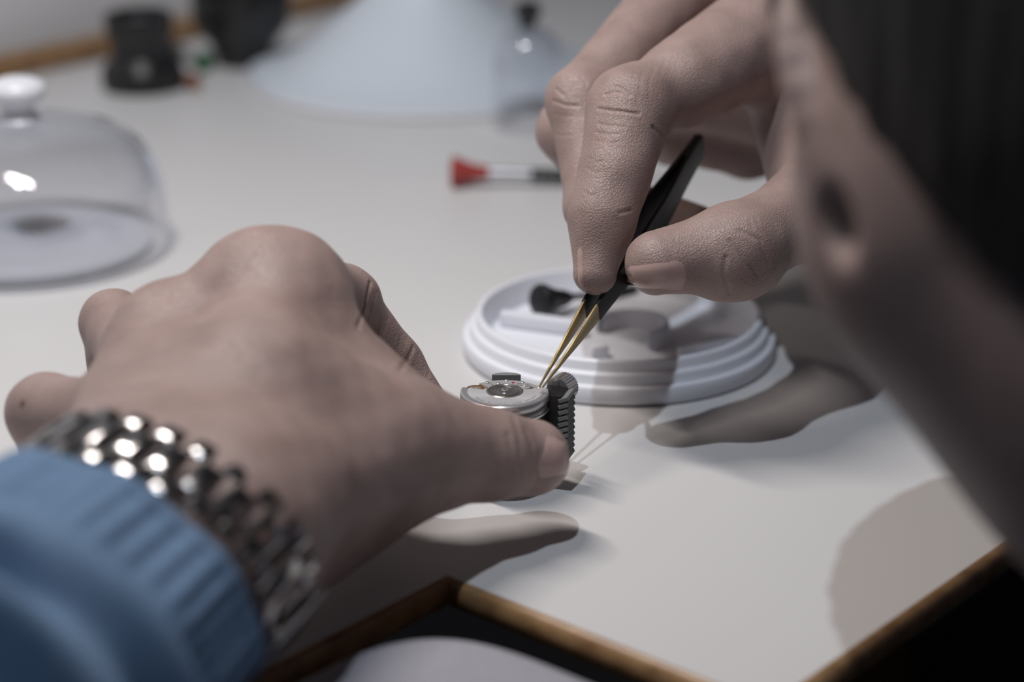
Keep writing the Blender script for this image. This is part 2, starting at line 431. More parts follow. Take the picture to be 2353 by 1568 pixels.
# ---- large pale conical dust cover at the back
CC = T(980, 176)
cov = empty('dust_cover', (CC.x, CC.y, 0.0003))
tag(cov, 'large pale blue-white conical dust cover at the back of the bench', 'dust cover'); cov.scale = (KS, KS, KS)
m = MB(); m.lathe([(0.0905, 0.0), (0.0925, 0.0008), (0.0930, 0.0025), (0.0925, 0.0045), (0.0905, 0.0056), (0.086, 0.0064), (0.078, 0.0085), (0.068, 0.0145), (0.056, 0.0235), (0.045, 0.033), (0.034, 0.0425), (0.026, 0.051), (0.020, 0.060), (0.0165, 0.070), (0.0150, 0.080), (0.0, 0.081)], 120)
m.build('cone', M_COVER, cov)
m = MB(); m.lathe([(0.0934, 0.0002), (0.0950, 0.0006), (0.0952, 0.0022), (0.0948, 0.0034), (0.0934, 0.0036)], 120); m.build('rim', M_WHITE, cov)
m = MB(); m.lathe([(0.0, 0.081), (0.008, 0.081), (0.007, 0.086), (0.010, 0.090), (0.011, 0.095), (0.008, 0.100), (0.0, 0.101)], 40); m.build('knob', M_WHITE, cov)

# ---- small glass jar with a dark knob in front of the cover
SC = Vector((0.0075*KS, 0.977*KS, 0))
sj = empty('small_bell_jar', SC)
tag(sj, 'small clear glass jar with dark knob beside the pale cover', 'bell jar'); sj.scale = (KS, KS, KS)
R = 0.0165
po = [(R, 0.0002), (R, 0.034), (R-0.002, 0.042), (R-0.006, 0.0465), (R-0.011, 0.0485), (0.0, 0.0490)]
pi_ = [(0.0, 0.0475), (R-0.011, 0.0470), (R-0.0067, 0.0452), (R-0.0032, 0.0412), (R-0.0014, 0.034), (R-0.0014, 0.0002), (R, 0.0002)]
m = MB(); m.lathe(po+pi_, 72); m.build('glass_dome', M_GLASS, sj, sharp=60)
m = MB(); m.lathe([(0.0, 0.0491), (0.0042, 0.0491), (0.0035, 0.0515), (0.0060, 0.0540), (0.0066, 0.0575), (0.0040, 0.0605), (0.0, 0.0612)], 32); m.build('knob', M_BLACK, sj)

# ---- black eye loupes
L1 = T(322, 214)
lp = empty('eye_loupe', (L1.x, L1.y+0.012, 0)); lp.rotation_euler = (0.02, -0.03, 0.4)
tag(lp, 'waisted black eye loupe standing on the bench behind the bell jar', 'loupe', 'black eye loupes'); lp.scale = (KS*1.1,)*3
m = MB(); m.lathe([(0.0, 0.0008), (0.0185, 0.0008), (0.0195, 0.002), (0.0195, 0.008), (0.0185, 0.011), (0.0145, 0.0155), (0.0135, 0.019), (0.0140, 0.023), (0.0155, 0.028), (0.0160, 0.034), (0.0155, 0.0355), (0.0135, 0.0355), (0.0125, 0.030), (0.0, 0.029)], 56)
m.build('housing', M_BLACK, lp)
m = MB(); m.lathe([(0.0, 0.0300), (0.0118, 0.0300), (0.0090, 0.0322), (0.0, 0.0332)], 40); m.build('lens', M_GLASS, lp)
L2 = T(552, 162)
lp2 = empty('eye_loupe', (L2.x, L2.y+0.014, 0))
tag(lp2, 'wide funnel-shaped black eye loupe beside the pale cover', 'loupe', 'black eye loupes'); lp2.scale = (KS*1.06,)*3
m = MB(); m.lathe([(0.0, 0.0), (0.0125, 0.0), (0.0132, 0.001), (0.0140, 0.006), (0.0165, 0.012), (0.0220, 0.018), (0.0248, 0.023), (0.0250, 0.036), (0.0242, 0.038), (0.0225, 0.037), (0.0215, 0.024), (0.0170, 0.017), (0.0120, 0.014), (0.0, 0.0135)], 56)
m.build('housing', M_BLACK, lp2)
m = MB(); m.lathe([(0.0, 0.0136), (0.0115, 0.0142), (0.0080, 0.0165), (0.0, 0.0172)], 40); m.build('lens', M_GLASS, lp2)
g = T(470, 146, 0.005)
screwdriver(g, (-0.55, 1, 0), 0, 0.0052, M_GREEN, 'green headed screwdriver lying between the two black loupes', length=0.085)
o_ = T(446, 190, 0.004)
screwdriver(o_, (-0.70, 0.9, 0), 0, 0.0042, M_ORANGE, 'orange headed screwdriver lying behind the waisted loupe', length=0.085)

# ================================================================== watch movement in its holder
MC = P(1160, 898, 0.5885)            # centre of the rotor's top face
ZT = MC.z
mv = empty('watch_movement', (MC.x, MC.y, ZT-0.0052))
tag(mv, 'round automatic watch movement with engraved silver rotor', 'watch movement')
HZ = 0.0052                           # rotor top face in the movement's own frame
R0 = 0.0127
m = MB(); m.lathe([(0.0, 0.0), (R0*0.98, 0.0), (R0, 0.0002), (R0, 0.0007), (R0*0.985, 0.0009), (R0*0.965, 0.0009), (R0*0.96, 0.0018), (R0*0.95, 0.0020), (0.0, 0.0020)], 120)
m.build('main_plate', M_STEEL, mv)
# bridges: stepped plates, notched rim at the back
def sector(r0, r1, a0, a1, n=24):
    a0, a1 = math.radians(a0), math.radians(a1)
    p = [(r1*math.cos(a0+(a1-a0)*i/n), r1*math.sin(a0+(a1-a0)*i/n)) for i in range(n+1)]
    p += [(r0*math.cos(a1-(a1-a0)*i/n), r0*math.sin(a1-(a1-a0)*i/n)) for i in range(n+1)] if r0 > 0 else [(0, 0)]
    return p
m = MB(); m.prism(sector(0.0035, R0*0.94, 20, 128), 0.0021, 0.0037); m.build('barrel_bridge', M_PLATE, mv, sharp=30)
m = MB(); m.prism(sector(0.0035, R0*0.90, 131, 168), 0.0021, 0.0034); m.build('balance_bridge', M_PLATE, mv, sharp=30)
m = MB(); m.prism(sector(0.0035, R0*0.93, 172, 375), 0.0021, 0.0033); m.build('train_bridge', M_PLATE, mv, sharp=30)
m = MB(); m.prism(sector(0.0028, 0.0100, 35, 115), 0.0038, 0.0041); m.build('winding_bridge', M_PLATE, mv, sharp=30)
for a, r in ((30, .0112), (62, .0108), (88, .0110), (118, .0109), (150, .0102), (46, .0082), (104, .0080)):
    zz = {30: .0037, 62: .0037, 88: .0037, 118: .0037, 150: .0034, 46: .0041, 104: .0041}[a]
    c = (r*math.cos(math.radians(a)), r*math.sin(math.radians(a)))
    m = MB(); m.lathe([(0.0, zz), (0.00062, zz), (0.00062, zz+0.0003), (0.00050, zz+0.0004), (0.0, zz+0.0004)], 18, Matrix.Translation((c[0], c[1], 0.0)))
    s_ = m.build('screw', M_STEEL, mv)
for a, r, zz in ((20, .0095, .0034), (75, .0090, .0041), (137, .0088, .0035)):
    m = MB(); m.lathe([(0.0, zz), (0.00042, zz), (0.00042, zz+0.00018), (0.00015, zz+0.00015), (0.0, zz+0.0001)], 18, Matrix.Translation((r*math.cos(math.radians(a)), r*math.sin(math.radians(a)), 0.0)))
    m.build('jewel', M_RUBY, mv)
# balance wheel peeping out at the back left
bw = (0.0098*math.cos(math.radians(150)), 0.0098*math.sin(math.radians(150)))
m = MB(); Mb = Matrix.Translation((bw[0], bw[1], 0))
m.lathe([(0.0022, 0.0035), (0.0026, 0.0035), (0.0026, 0.0039), (0.0022, 0.0039), (0.0022, 0.0035)], 36, Mb)
m.box(0.0046, 0.0004, 0.0003, Mb @ Matrix.Translation((0, 0, 0.0037))); m.build('balance_wheel', M_BRASS, mv)
# curved spring being placed, at the right
pts = []
for i in range(22):
    t = i/21; a = math.radians(64-50*t); r = 0.0072+0.0036*t+0.0006*math.sin(t*6)
    pts.append((r*math.cos(a), r*math.sin(a), 0.0046))
m = MB(); m.tube(pts, 0.00016, 8); m.build('click_spring', M_STEEL, mv)
pts = [(0.0060+0.0035*t, 0.0012-0.0001*t+0.0008*math.sin(3*t), 0.0045) for t in [i/10 for i in range(11)]]
m = MB(); m.tube(pts, 0.00014, 8); m.build('setting_spring', M_BRASS, mv)
# gear ring visible below the rotor rim
m = MB(); pp = []
for i in range(240):
    a = math.pi*i/120; r = R0*0.935+(0.00012 if i % 2 else -0.00012)
    pp.append((r*math.cos(a), r*math.sin(a)))
m.prism(pp, 0.0028, 0.0033); m.build('ring_gear', M_BRASS, mv, sharp=20)
# rotor
rt = MB(); rt.prism(sector(0.0052, R0*0.84, 168, 372, 90), HZ-0.0008, HZ-0.0001)
rotor = rt.build('rotor', M_STEELB, mv, sharp=30)
m = MB(); wv = []
a0, a1, n = math.radians(168), math.radians(352), 110
prf = [(R0*0.835, HZ-0.0022), (R0*0.835, HZ-0.0001), (R0*0.845, HZ+0.00005), (R0*0.96, HZ+0.00005), (R0*0.985, HZ-0.00015), (R0*0.998, HZ-0.0005), (R0*1.0, HZ-0.0018), (R0*0.985, HZ-0.0022)]
k = len(prf); fs = []
for i in range(n+1):
    a = a0+(a1-a0)*i/n
    for r, z in prf: wv.append((r*math.cos(a), r*math.sin(a), z))
for i in range(n):
    for t in range(k):
        u = (t+1) % k
        fs.append((i*k+t, (i+1)*k+t, (i+1)*k+u, i*k+u))
fs += [tuple(range(k)), tuple(n*k+t for t in range(k))]
m.add(wv, fs); m.build('rim_weight', M_STEEL, rotor, sharp=25)
m = MB(); m.prism(sector(R0*0.80, R0*0.97, 352.5, 371, 12), HZ-0.0018, HZ-0.0003); m.build('weight_lug', M_STEELB, rotor, sharp=25)
m = MB(); m.lathe([(0.0, HZ-0.0010), (0.0053, HZ-0.0010), (0.0053, HZ-0.0001), (0.0050, HZ+0.00008), (0.0046, HZ+0.00008), (0.0043, HZ-0.00020), (0.0041, HZ-0.00020), (0.0040, HZ+0.0001), (0.0036, HZ+0.00016), (0.0034, HZ-0.0001), (0.0022, HZ-0.0001), (0.0020, HZ+0.00010), (0.0012, HZ+0.00012), (0.0011, HZ-0.0001), (0.0, HZ-0.0001)], 72)
m.build('ball_bearing', M_DSTEEL, rotor, sharp=20)
m = MB(); m.lathe([(0.00055, HZ-0.0001), (0.0010, HZ-0.0001), (0.0010, HZ+0.0003), (0.0008, HZ+0.0004), (0.00055, HZ+0.0004), (0.00055, HZ-0.0001)], 32); m.build('centre_pipe', M_STEEL, rotor)
for i in range(5):
    a = 2*math.pi*i/5+0.3
    m = MB(); m.lathe([(0.0, HZ+0.00005), (0.00016, HZ+0.00008), (0.0001, HZ+0.0002), (0.0, HZ+0.00022)], 10, Matrix.Translation((0.0030*math.cos(a), 0.0030*math.sin(a), 0.0)))
    m.build('ball', M_STEEL, rotor)
# engraving along the rotor: rows of tiny raised strokes as the photo shows them
m = MB(); rr = random.Random(8)
for a in range(212, 336, 3):
    if a in (236, 239, 248, 278, 281, 302, 305): continue
    for q in range(rr.choice((2, 3, 3))):
        aa = math.radians(a+rr.uniform(-0.9, 0.9)); r = R0*0.755+rr.uniform(-0.00028, 0.00028)
        M_ = Matrix.Translation((r*math.cos(aa), r*math.sin(aa), HZ-0.00006)) @ Matrix.Rotation(aa+rr.choice((0, 1.57, 0.5)), 4, 'Z')
        m.box(0.00042, 0.00010, 0.00006, M_)
m.build('engraving', M_STEEL, rotor, smooth=False)

# ---- black movement holder below the movement
HB = Vector((MC.x, MC.y, ZT-0.0052))
ho = empty('movement_holder', (HB.x, HB.y, HB.z-0.0175))
tag(ho, 'black ribbed movement holder gripped between thumb and fingers', 'movement holder')
def hl(v): return Vector(v)-Vector(ho.location)
ZB = 0.0175
# round body under the movement
m = MB(); m.lathe([(0.0, 0.001), (0.0100, 0.001), (0.0108, 0.002), (0.0108, ZB-0.004), (0.0117, ZB-0.0030), (0.0120, ZB-0.0006), (0.0112, ZB-0.0002), (0.0, ZB-0.0002)], 64)
m.build('body', M_BLACKM, ho)
# right-hand jaw: a deep block with a ribbed outer edge
jx = T(1284, 915, ZT).x-HB.x
jl = P(1250, 940, 0.586); jr = P(1296, 940, 0.589)
jaw_c = hl((jl+jr)/2)
jw = (jr-jl).length
top_z = ZB+0.0045
m = MB(); m.box(jw*0.95, 0.0080, top_z-0.001, frame((0.0142, 0.0018, (top_z+0.001)/2), (0, 0, 1), (1, -0.32, 0)), 0.0003)
m.build('jaw', M_BLACKM, ho, sharp=30)
Mj = frame((0.0142, 0.0018, 0), (0, 0, 1), (1, -0.32, 0))
nr = 11
for i in range(nr):
    z = top_z-0.0010-i*0.00185
    m = MB(); m.box(0.0030, 0.0076, 0.00120, Mj @ Matrix.Translation((jw*0.475+0.0006, -0.0004, z)) @ Matrix.Rotation(-0.40, 4, 'Y'), 0.00012, 1)
    m.build('rib', M_RIB, ho, sharp=30)
m = MB(); m.box(0.0016, 0.0070, top_z-0.003, Mj @ Matrix.Translation((jw*0.475+0.0003, 0, top_z/2))); m.build('rib_back', M_BLACKM, ho, smooth=False)
# back jaw, a low arched claw
pa = []
for i in range(13):
    t = -1+2*i/12
    pa.append((t*0.0042, 0.0016*(1-abs(t)**2.4)+0.0005))
m = MB(); m.prism([(x, y) for x, y in pa]+[(0.0042, -0.0002), (-0.0042, -0.0002)], -0.0042, 0.0004, frame((0.0004, R0+0.0030, ZB+0.0034), (0, 0.0, 1), (1, 0, 0)))
m.build('claw', M_RIB, ho, sharp=30)
m = MB(); m.box(0.008, 0.004, ZB-0.004, Matrix.Translation((0.0004, R0+0.0012, (ZB-0.004)/2+0.001)), 0.0005); m.build('claw_post', M_BLACKM, ho)
# chrome clamp knob behind the jaw
kc = hl(P(1290, 893, 0.5965))
Mk = frame(kc, (0.55, 0.80, 0.05), (0, 0, 1)); pk = []
for i in range(60):
    a = 2*math.pi*i/60; r = 0.0039+(0.00012 if i % 2 else -0.00012); pk.append((r*math.cos(a), r*math.sin(a)))
m = MB(); m.prism(pk, -0.0018, 0.0030, Mk); m.build('clamp_knob', M_STEEL, ho, sharp=25)
m = MB(); m.lathe([(0.0, -0.005), (0.0013, -0.005), (0.0013, -0.0018), (0.0, -0.0018)], 16, Mk); m.build('clamp_screw', M_STEEL, ho)

# ================================================================== tweezers
tipc = P(1242, 891, 0.5855); gripc = P(1640, 285, 0.674)
AX = (gripc-tipc).normalized()
viewd = (tipc-CAM).normalized()
side = viewd.cross(AX).normalized()              # image-plane direction across the tweezers
if side.x < 0: side = -side
back = AX.cross(side).normalized()
if back.dot(viewd) < 0: back = -back
phi = math.radians(30)
WD = (side*math.cos(phi)-back*math.sin(phi)).normalized()      # opening direction (towards image right)
BD = (side*math.sin(phi)+back*math.cos(phi)).normalized()      # width of the flat blades, mostly in depth
tw = empty('tweezers', tipc)
tag(tw, 'gold tipped tweezers with black coated handles held over the movement', 'tweezers')
def lerp_tab(tab, s):
    for (a, va), (b, vb) in zip(tab, tab[1:]):
        if s <= b:
            t = (s-a)/(b-a); t = t*t*(3-2*t)*0.3+t*0.7
            return va+(vb-va)*t
    return tab[-1][1]
OPEN = [(0, .00050), (.010, .00105), (.020, .00150), (.036, .00215), (.060, .0031), (.085, .0029), (.110, .0012), (.118, .0008), (.122, .0008)]
WID = [(0, .00045), (.006, .0009), (.014, .0019), (.024, .0040), (.036, .0062), (.055, .0088), (.080, .0098), (.110, .0090), (.122, .0085)]
THK = [(0, .00045), (.010, .0008), (.030, .0010), (.060, .0011), (.122, .0012)]
def blade(sgn, s0, s1, grow=0.0, n=60):
    vs_, fs = [], []
    for i in range(n+1):
        s = s0+(s1-s0)*i/n
        c = AX*s+WD*(sgn*lerp_tab(OPEN, s)); wq = lerp_tab(WID, s)/2+grow; tq = lerp_tab(THK, s)/2+grow
        ring = []
        for k in range(12):
            a = 2*math.pi*k/12; ca, sa = math.cos(a), math.sin(a)
            x = wq*math.copysign(abs(ca)**0.4, ca); y = tq*math.copysign(abs(sa)**0.4, sa)
            ring.append(c+BD*x+WD*y)
        vs_ += ring
    for i in range(n):
        for k in range(12):
            q = (k+1) % 12
            fs.append((i*12+k, i*12+q, (i+1)*12+q, (i+1)*12+k))
    fs += [tuple(range(11, -1, -1)), tuple(n*12+k for k in range(12))]
    return vs_, fs
for sgn in (-1, 1):
    m = MB(); m.add(*blade(sgn, 0.0, 0.046)); m.build('prong', M_GOLD, tw, sharp=50)
    m = MB(); m.add(*blade(sgn, 0.0355, 0.122, 0.00022)); m.build('coated_handle', M_COAT, tw, sharp=50)
m = MB(); m.box(0.0012, 0.0080, 0.012, frame(AX*0.117, AX, WD), 0.0002); m.build('rear_joint', M_COAT, tw)

# ================================================================== implicit-surface mesher for the body
def npv(v): return np.array((v[0], v[1], v[2]), dtype=np.float32)
def rcone(p, a, b, ra, rb):
    ba = b-a; L = float(ba@ba)+1e-12
    t = np.clip(((p-a)@ba)/L, 0, 1)
    q = p-a-t[:, None]*ba
    return np.sqrt((q*q).sum(1))-(ra+(rb-ra)*t)
def ellip(p, c, R, rad):
    q = ((p-c)@R)/rad
    k0 = np.sqrt((q*q).sum(1)); k1 = np.sqrt(((q/rad)**2).sum(1))+1e-9
    return k0*(k0-1)/k1
def smin(a, b, k):
    h = np.maximum(k-np.abs(a-b), 0)/k
    return np.minimum(a, b)-h*h*k*0.25
def smax(a, b, k): return -smin(-a, -b, k)

def surface_nets(fun, lo, hi, h, block=6):
    lo = np.array(lo, np.float32); hi = np.array(hi, np.float32)
    nb = np.ceil((hi-lo)/(h*block)).astype(int); n = nb*block
    bc = [lo[i]+(np.arange(nb[i])+0.5)*h*block for i in range(3)]
    X, Y, Z = np.meshgrid(*bc, indexing='ij')
    dB = fun(np.stack([X.ravel(), Y.ravel(), Z.ravel()], 1).astype(np.float32)).reshape(nb)
    act = np.abs(dB) < h*block*1.15
    S = np.repeat(np.repeat(np.repeat(dB, block, 0), block, 1), block, 2).astype(np.float32)
    ai = np.argwhere(act)
    off = np.stack(np.meshgrid(*[np.arange(block)]*3, indexing='ij'), -1).reshape(-1, 3)
    for c in range(0, len(ai), 1500):
        idx = (ai[c:c+1500, None, :]*block+off[None]).reshape(-1, 3)
        pts = lo+idx.astype(np.float32)*h
        S[idx[:, 0], idx[:, 1], idx[:, 2]] = fun(pts)
    neg = S < 0
    cnt = np.zeros(n-1, np.int8)
    for dx in (0, 1):
        for dy in (0, 1):
            for dz in (0, 1):
                cnt += neg[dx:n[0]-1+dx, dy:n[1]-1+dy, dz:n[2]-1+dz]
    cell = np.argwhere((cnt > 0) & (cnt < 8))
    vid = -np.ones(n-1, np.int64); vid[cell[:, 0], cell[:, 1], cell[:, 2]] = np.arange(len(cell))
    acc = np.zeros((len(cell), 3), np.float64); num = np.zeros(len(cell))
    corners = [(dx, dy, dz) for dx in (0, 1) for dy in (0, 1) for dz in (0, 1)]
    for a in corners:
        for ax in range(3):
            if a[ax] == 1: continue
            b = list(a); b[ax] = 1
            va = S[cell[:, 0]+a[0], cell[:, 1]+a[1], cell[:, 2]+a[2]]
            vb = S[cell[:, 0]+b[0], cell[:, 1]+b[1], cell[:, 2]+b[2]]
            mk = (va < 0) != (vb < 0)
            t = va[mk]/(va[mk]-vb[mk])
            pa = np.array(a, float); e = np.zeros(3); e[ax] = 1
            acc[mk] += pa+t[:, None]*e; num[mk] += 1
    V = lo+(cell+acc/num[:, None])*h
    F = []
    for ax in range(3):
        o1, o2 = [(1, 2), (2, 0), (0, 1)][ax]
        sl0 = [slice(1, n[i]-1) for i in range(3)]; sl0[ax] = slice(0, n[ax]-1)
        sl1 = list(sl0); sl1[ax] = slice(1, n[ax])
        A = neg[tuple(sl0)]; B = neg[tuple(sl1)]
        for mk, flip in ((A & ~B, False), (~A & B, True)):
            e = np.argwhere(mk)
            for i in range(3):
                if i != ax: e[:, i] += 1
            def cv(d1, d2):
                q = e.copy(); q[:, o1] -= d1; q[:, o2] -= d2
                return vid[q[:, 0], q[:, 1], q[:, 2]]
            f = np.stack([cv(1, 1), cv(0, 1), cv(0, 0), cv(1, 0)], 1)
            F.append(f[:, ::-1] if flip else f)
    F = np.concatenate(F); F = F[(F >= 0).all(1)]
    return V, F
def grad(fun, V, e=2e-4):
    V = V.astype(np.float32); g = np.zeros((len(V), 3), np.float32)
    for i in range(3):
        d = np.zeros(3, np.float32); d[i] = e
        g[:, i] = fun(V+d)-fun(V-d)
    return g/(np.linalg.norm(g, axis=1)[:, None]+1e-12)
def refine(fun, V, it=2):
    for _ in range(it):
        g = grad(fun, V); V = V-g*fun(V.astype(np.float32))[:, None]*0.8
    return V
def cast(fun, px, py, far=0.9, near=0.3):
    "first hit of the photo ray with the implicit surface"
    r = (FWD+RGT*((px-CX)/FPX)-UPV*((py-CY)/FPX)); r.normalize()
    o = npv(CAM); r = npv(r); t = near
    for _ in range(200):
        d = float(fun((o+r*t)[None].astype(np.float32))[0])
        if d < 2e-5: break
        t += max(d*0.7, 1e-5)
        if t > far: return None
    return o+r*t
def np_mesh(name, V, F):
    me = bpy.data.meshes.new(name)
    me.vertices.add(len(V)); me.vertices.foreach_set('co', V.astype(np.float32).ravel())
    me.loops.add(F.size); me.loops.foreach_set('vertex_index', F.astype(np.int32).ravel())
    me.polygons.add(len(F)); me.polygons.foreach_set('loop_start', (np.arange(len(F))*F.shape[1]).astype(np.int32))
    me.polygons.foreach_set('loop_total', np.full(len(F), F.shape[1], np.int32))
    me.update(calc_edges=True); me.validate()
    return me

class Hand:
    "palm primitives blended together; each finger blends with the palm but not with its neighbours"
    def __init__(s, k=1.0): s.palm = []; s.fingers = []; s.k = k
    def p(s, a, b, ra, rb, k=0.010): s.palm.append((npv(a), npv(b), ra*s.k, rb*s.k, k))
    def f(s, pts, rads, k=0.006, kj=0.0035, extra=()):
        ch = [(npv(pts[i]), npv(pts[i+1]), rads[i]*s.k, rads[i+1]*s.k) for i in range(len(pts)-1)]
        ch += [(npv(a), npv(b), ra*s.k, rb*s.k) for a, b, ra, rb in extra]
        s.fingers.append((ch, k, kj))
    def __call__(s, x):
        d = None
        for a, b, ra, rb, k in s.palm:
            q = rcone(x, a, b, ra, rb); d = q if d is None else smin(d, q, k)
        out = d
        for ch, k, kj in s.fingers:
            f = None
            for a, b, ra, rb in ch:
                q = rcone(x, a, b, ra, rb); f = q if f is None else smin(f, q, kj)
            out = np.minimum(out, smin(d, f, k))
        return out

# ------------------------------------------------------------------ left hand (holds the movement holder)
WL = P(392, 1205, 0.470)
AL = CV(0.43, 0.43, 0.79).normalized()               # forearm axis, elbow -> wrist
ACR = CV(0.88, -0.37, -0.29); ACR = (ACR-AL*ACR.dot(AL)).normalized()   # towards the thumb side
DOR = ACR.cross(AL).normalized()
if DOR.z < 0: DOR = -DOR
EL = WL-AL*0.215-N1*0.02; ELs = WL-AL*0.085
LH = Hand()
iM, mM, rM, pM = P(622, 668, 0.552), P(392, 790, 0.548), P(345, 868, 0.540), P(280, 968, 0.528)
# forearm and wrist
for off, r0, r1 in ((0.014, 0.030, 0.0185), (-0.014, 0.030, 0.0185)):
    LH.p(ELs+ACR*off*1.1, WL+ACR*off, 0.0235, r1, 0.02)
# metacarpals
LH.p(WL+ACR*0.013, iM, 0.0165, 0.0135, 0.014)
LH.p(WL+ACR*0.004, mM, 0.0165, 0.0130, 0.014)
LH.p(WL-ACR*0.006, rM, 0.0160, 0.0120, 0.014)
LH.p(WL-ACR*0.014, pM, 0.0155, 0.0115, 0.012)
# knuckle heads
LH.p(P(590, 662, 0.551), P(662, 664, 0.554), 0.0120, 0.0120, 0.010)
LH.p(P(560, 705, 0.551), P(425, 778, 0.548), 0.0122, 0.0118, 0.012)
LH.p(mM+DOR*0.002, mM+DOR*0.0022, 0.0128, 0.0128, 0.006)
# thenar, first web
tC, tM, tI, tT = P(540, 1190, 0.476), P(880, 1052, 0.530), P(1120, 1045, 0.5545), P(1222, 1052, 0.5615)
LH.p(tC, tM, 0.0190, 0.0135, 0.016)
LH.p(P(600, 1275, 0.506), P(890, 1130, 0.552), 0.0168, 0.0120, 0.014)
LH.p(P(685, 742, 0.547), P(985, 1010, 0.5485), 0.0118, 0.0108, 0.014)
LH.p(P(600, 900, 0.515), P(860, 1000, 0.530), 0.0170, 0.0130, 0.016)
# palm body under the metacarpals
LH.p(P(470, 1120, 0.505), P(560, 930, 0.555), 0.018, 0.016, 0.016)
# fingers
LH.f([iM, P(790, 700, 0.588), P(902, 838, 0.6005), P(985, 950, 0.6010)], [0.0125, 0.0097, 0.0083, 0.0072], k=0.012, extra=[(P(662, 664, 0.556), P(785, 692, 0.584), 0.0118, 0.0100)])
LH.f([mM, P(560, 795, 0.602), P(760, 900, 0.604), P(930, 962, 0.596)], [0.0125, 0.0092, 0.0083, 0.0072], k=0.008)
LH.f([rM, P(260, 741, 0.577), P(272, 905, 0.592), P(420, 985, 0.592)], [0.0112, 0.0086, 0.0080, 0.0070], k=0.006)
LH.f([pM, P(105, 948, 0.554), P(130, 1068, 0.568), P(270, 1095, 0.566)], [0.0108, 0.0100, 0.0086, 0.0066], k=0.005)
LH.f([tM, tI, tT], [0.0132, 0.0113, 0.0104], k=0.012,
     extra=[(tI+CV(0.001, 0.0, -0.0006), tI+CV(0.0012, 0, -0.0006), 0.0115, 0.0115)])

# ------------------------------------------------------------------ right hand (holds the tweezers)
RH = Hand(1.042)
DR = 0.0245
def PR(px, py, d): return P(px, py, d+0.020+0.050*min(1.1, math.hypot(px-1400, py-640)/700.0)**2)
WR = PR(2150, 20, 0.612)
ELR = Vector((0.355, 0.575, 0.045))
jM, kM, lM, nM = PR(1765, 78, 0.603), PR(1600, -62, 0.622), PR(1580, -40, 0.655), PR(1700, 40, 0.675)
RH.p(ELR.lerp(WR, 0.62), WR, 0.028, 0.022, 0.02)
RH.p(WR, jM, 0.021, 0.0148, 0.014)
RH.p(WR+CV(0, 0.004, 0.006), kM, 0.020, 0.0130, 0.014)
RH.p(WR+CV(0, 0.0, 0.016), lM, 0.020, 0.0125, 0.014)
RH.p(WR+CV(0, 0.0, 0.024), nM, 0.019, 0.0120, 0.014)
RH.p(PR(2000, 150, 0.640), PR(1800, 130, 0.650), 0.020, 0.014, 0.014)
uC, uM, uI, uT = PR(2050, 230, 0.602), PR(1868, 482, 0.586), PR(1688, 574, 0.579), PR(1510, 604, 0.5775)
RH.p(uC, uM, 0.0190, 0.0125, 0.014)
RH.p(PR(1860, 130, 0.610), PR(1900, 380, 0.600), 0.0140, 0.0110, 0.014)
RH.p(PR(1800, 190, 0.625), PR(1850, 420, 0.612), 0.0130, 0.0100, 0.012)
RH.p(PR(1580, 215, 0.668), PR(1800, 260, 0.660), 0.0115, 0.0125, 0.012)
RH.f([jM, PR(1447, 246, 0.590), PR(1384, 500, 0.5895), PR(1367, 628, 0.589)], [0.0142, 0.0094, 0.0076, 0.0062], k=0.010, kj=0.010,
     extra=[(PR(1450, 262, 0.5895), PR(1420, 385, 0.589), 0.0090, 0.0085), (PR(1700, 112, 0.600), PR(1585, 190, 0.595), 0.0138, 0.0112)])
RH.f([kM, PR(1334, 232, 0.612), PR(1368, 480, 0.612), PR(1420, 610, 0.610)], [0.0125, 0.0097, 0.0083, 0.0066], k=0.008, kj=0.005)
RH.f([lM, PR(1306, 300, 0.643), PR(1420, 470, 0.650), PR(1595, 528, 0.648)], [0.0120, 0.0092, 0.0085, 0.0080], k=0.006, kj=0.005)
RH.f([nM, PR(1540, 315, 0.690), PR(1720, 345, 0.690), PR(1860, 320, 0.672)], [0.0110, 0.0084, 0.0090, 0.0085], k=0.006, kj=0.005)
RH.f([uM, uI, uT], [0.0122, 0.0122, 0.0090], k=0.010, kj=0.005,
     extra=[(PR(1670, 590, 0.579), PR(1700, 585, 0.5795), 0.0122, 0.0122)])

# creases: polylines of photo pixels dropped on the surface -> (points, depth, width)
def polyline(fun, pix):
    out_ = []
    for (x0, y0), (x1, y1) in zip(pix, pix[1:]):
        L = max(1, int(math.hypot(x1-x0, y1-y0)/4))
        for i in range(L):
            h = cast(fun, x0+(x1-x0)*i/L, y0+(y1-y0)*i/L)
            if h is not None: out_.append(h)
    return np.array(out_, np.float32) if out_ else None
def engrave(V, N, lines):
    D = np.zeros(len(V), np.float32)
    for pts, dep, wid in lines:
        if pts is None or len(pts) < 2: continue
        lo = pts.min(0)-4*wid; hi = pts.max(0)+4*wid
        ii = np.where(((V > lo) & (V < hi)).all(1))[0]
        if not len(ii): continue
        dd = np.full(len(ii), 1e9, np.float32)
        for a, b in zip(pts[:-1], pts[1:]):
            ba = b-a
            if np.linalg.norm(ba) > 0.003: continue
            t = np.clip(((V[ii]-a)@ba)/(ba@ba+1e-14), 0, 1)
            q = V[ii]-a-t[:, None]*ba
            dd = np.minimum(dd, (q*q).sum(1))
        g = np.exp(-dd/(wid*wid))-0.35*np.exp(-dd/(4.5*wid*wid))
        D[ii] -= (dep*g).astype(np.float32)
    return V+N*D[:, None]

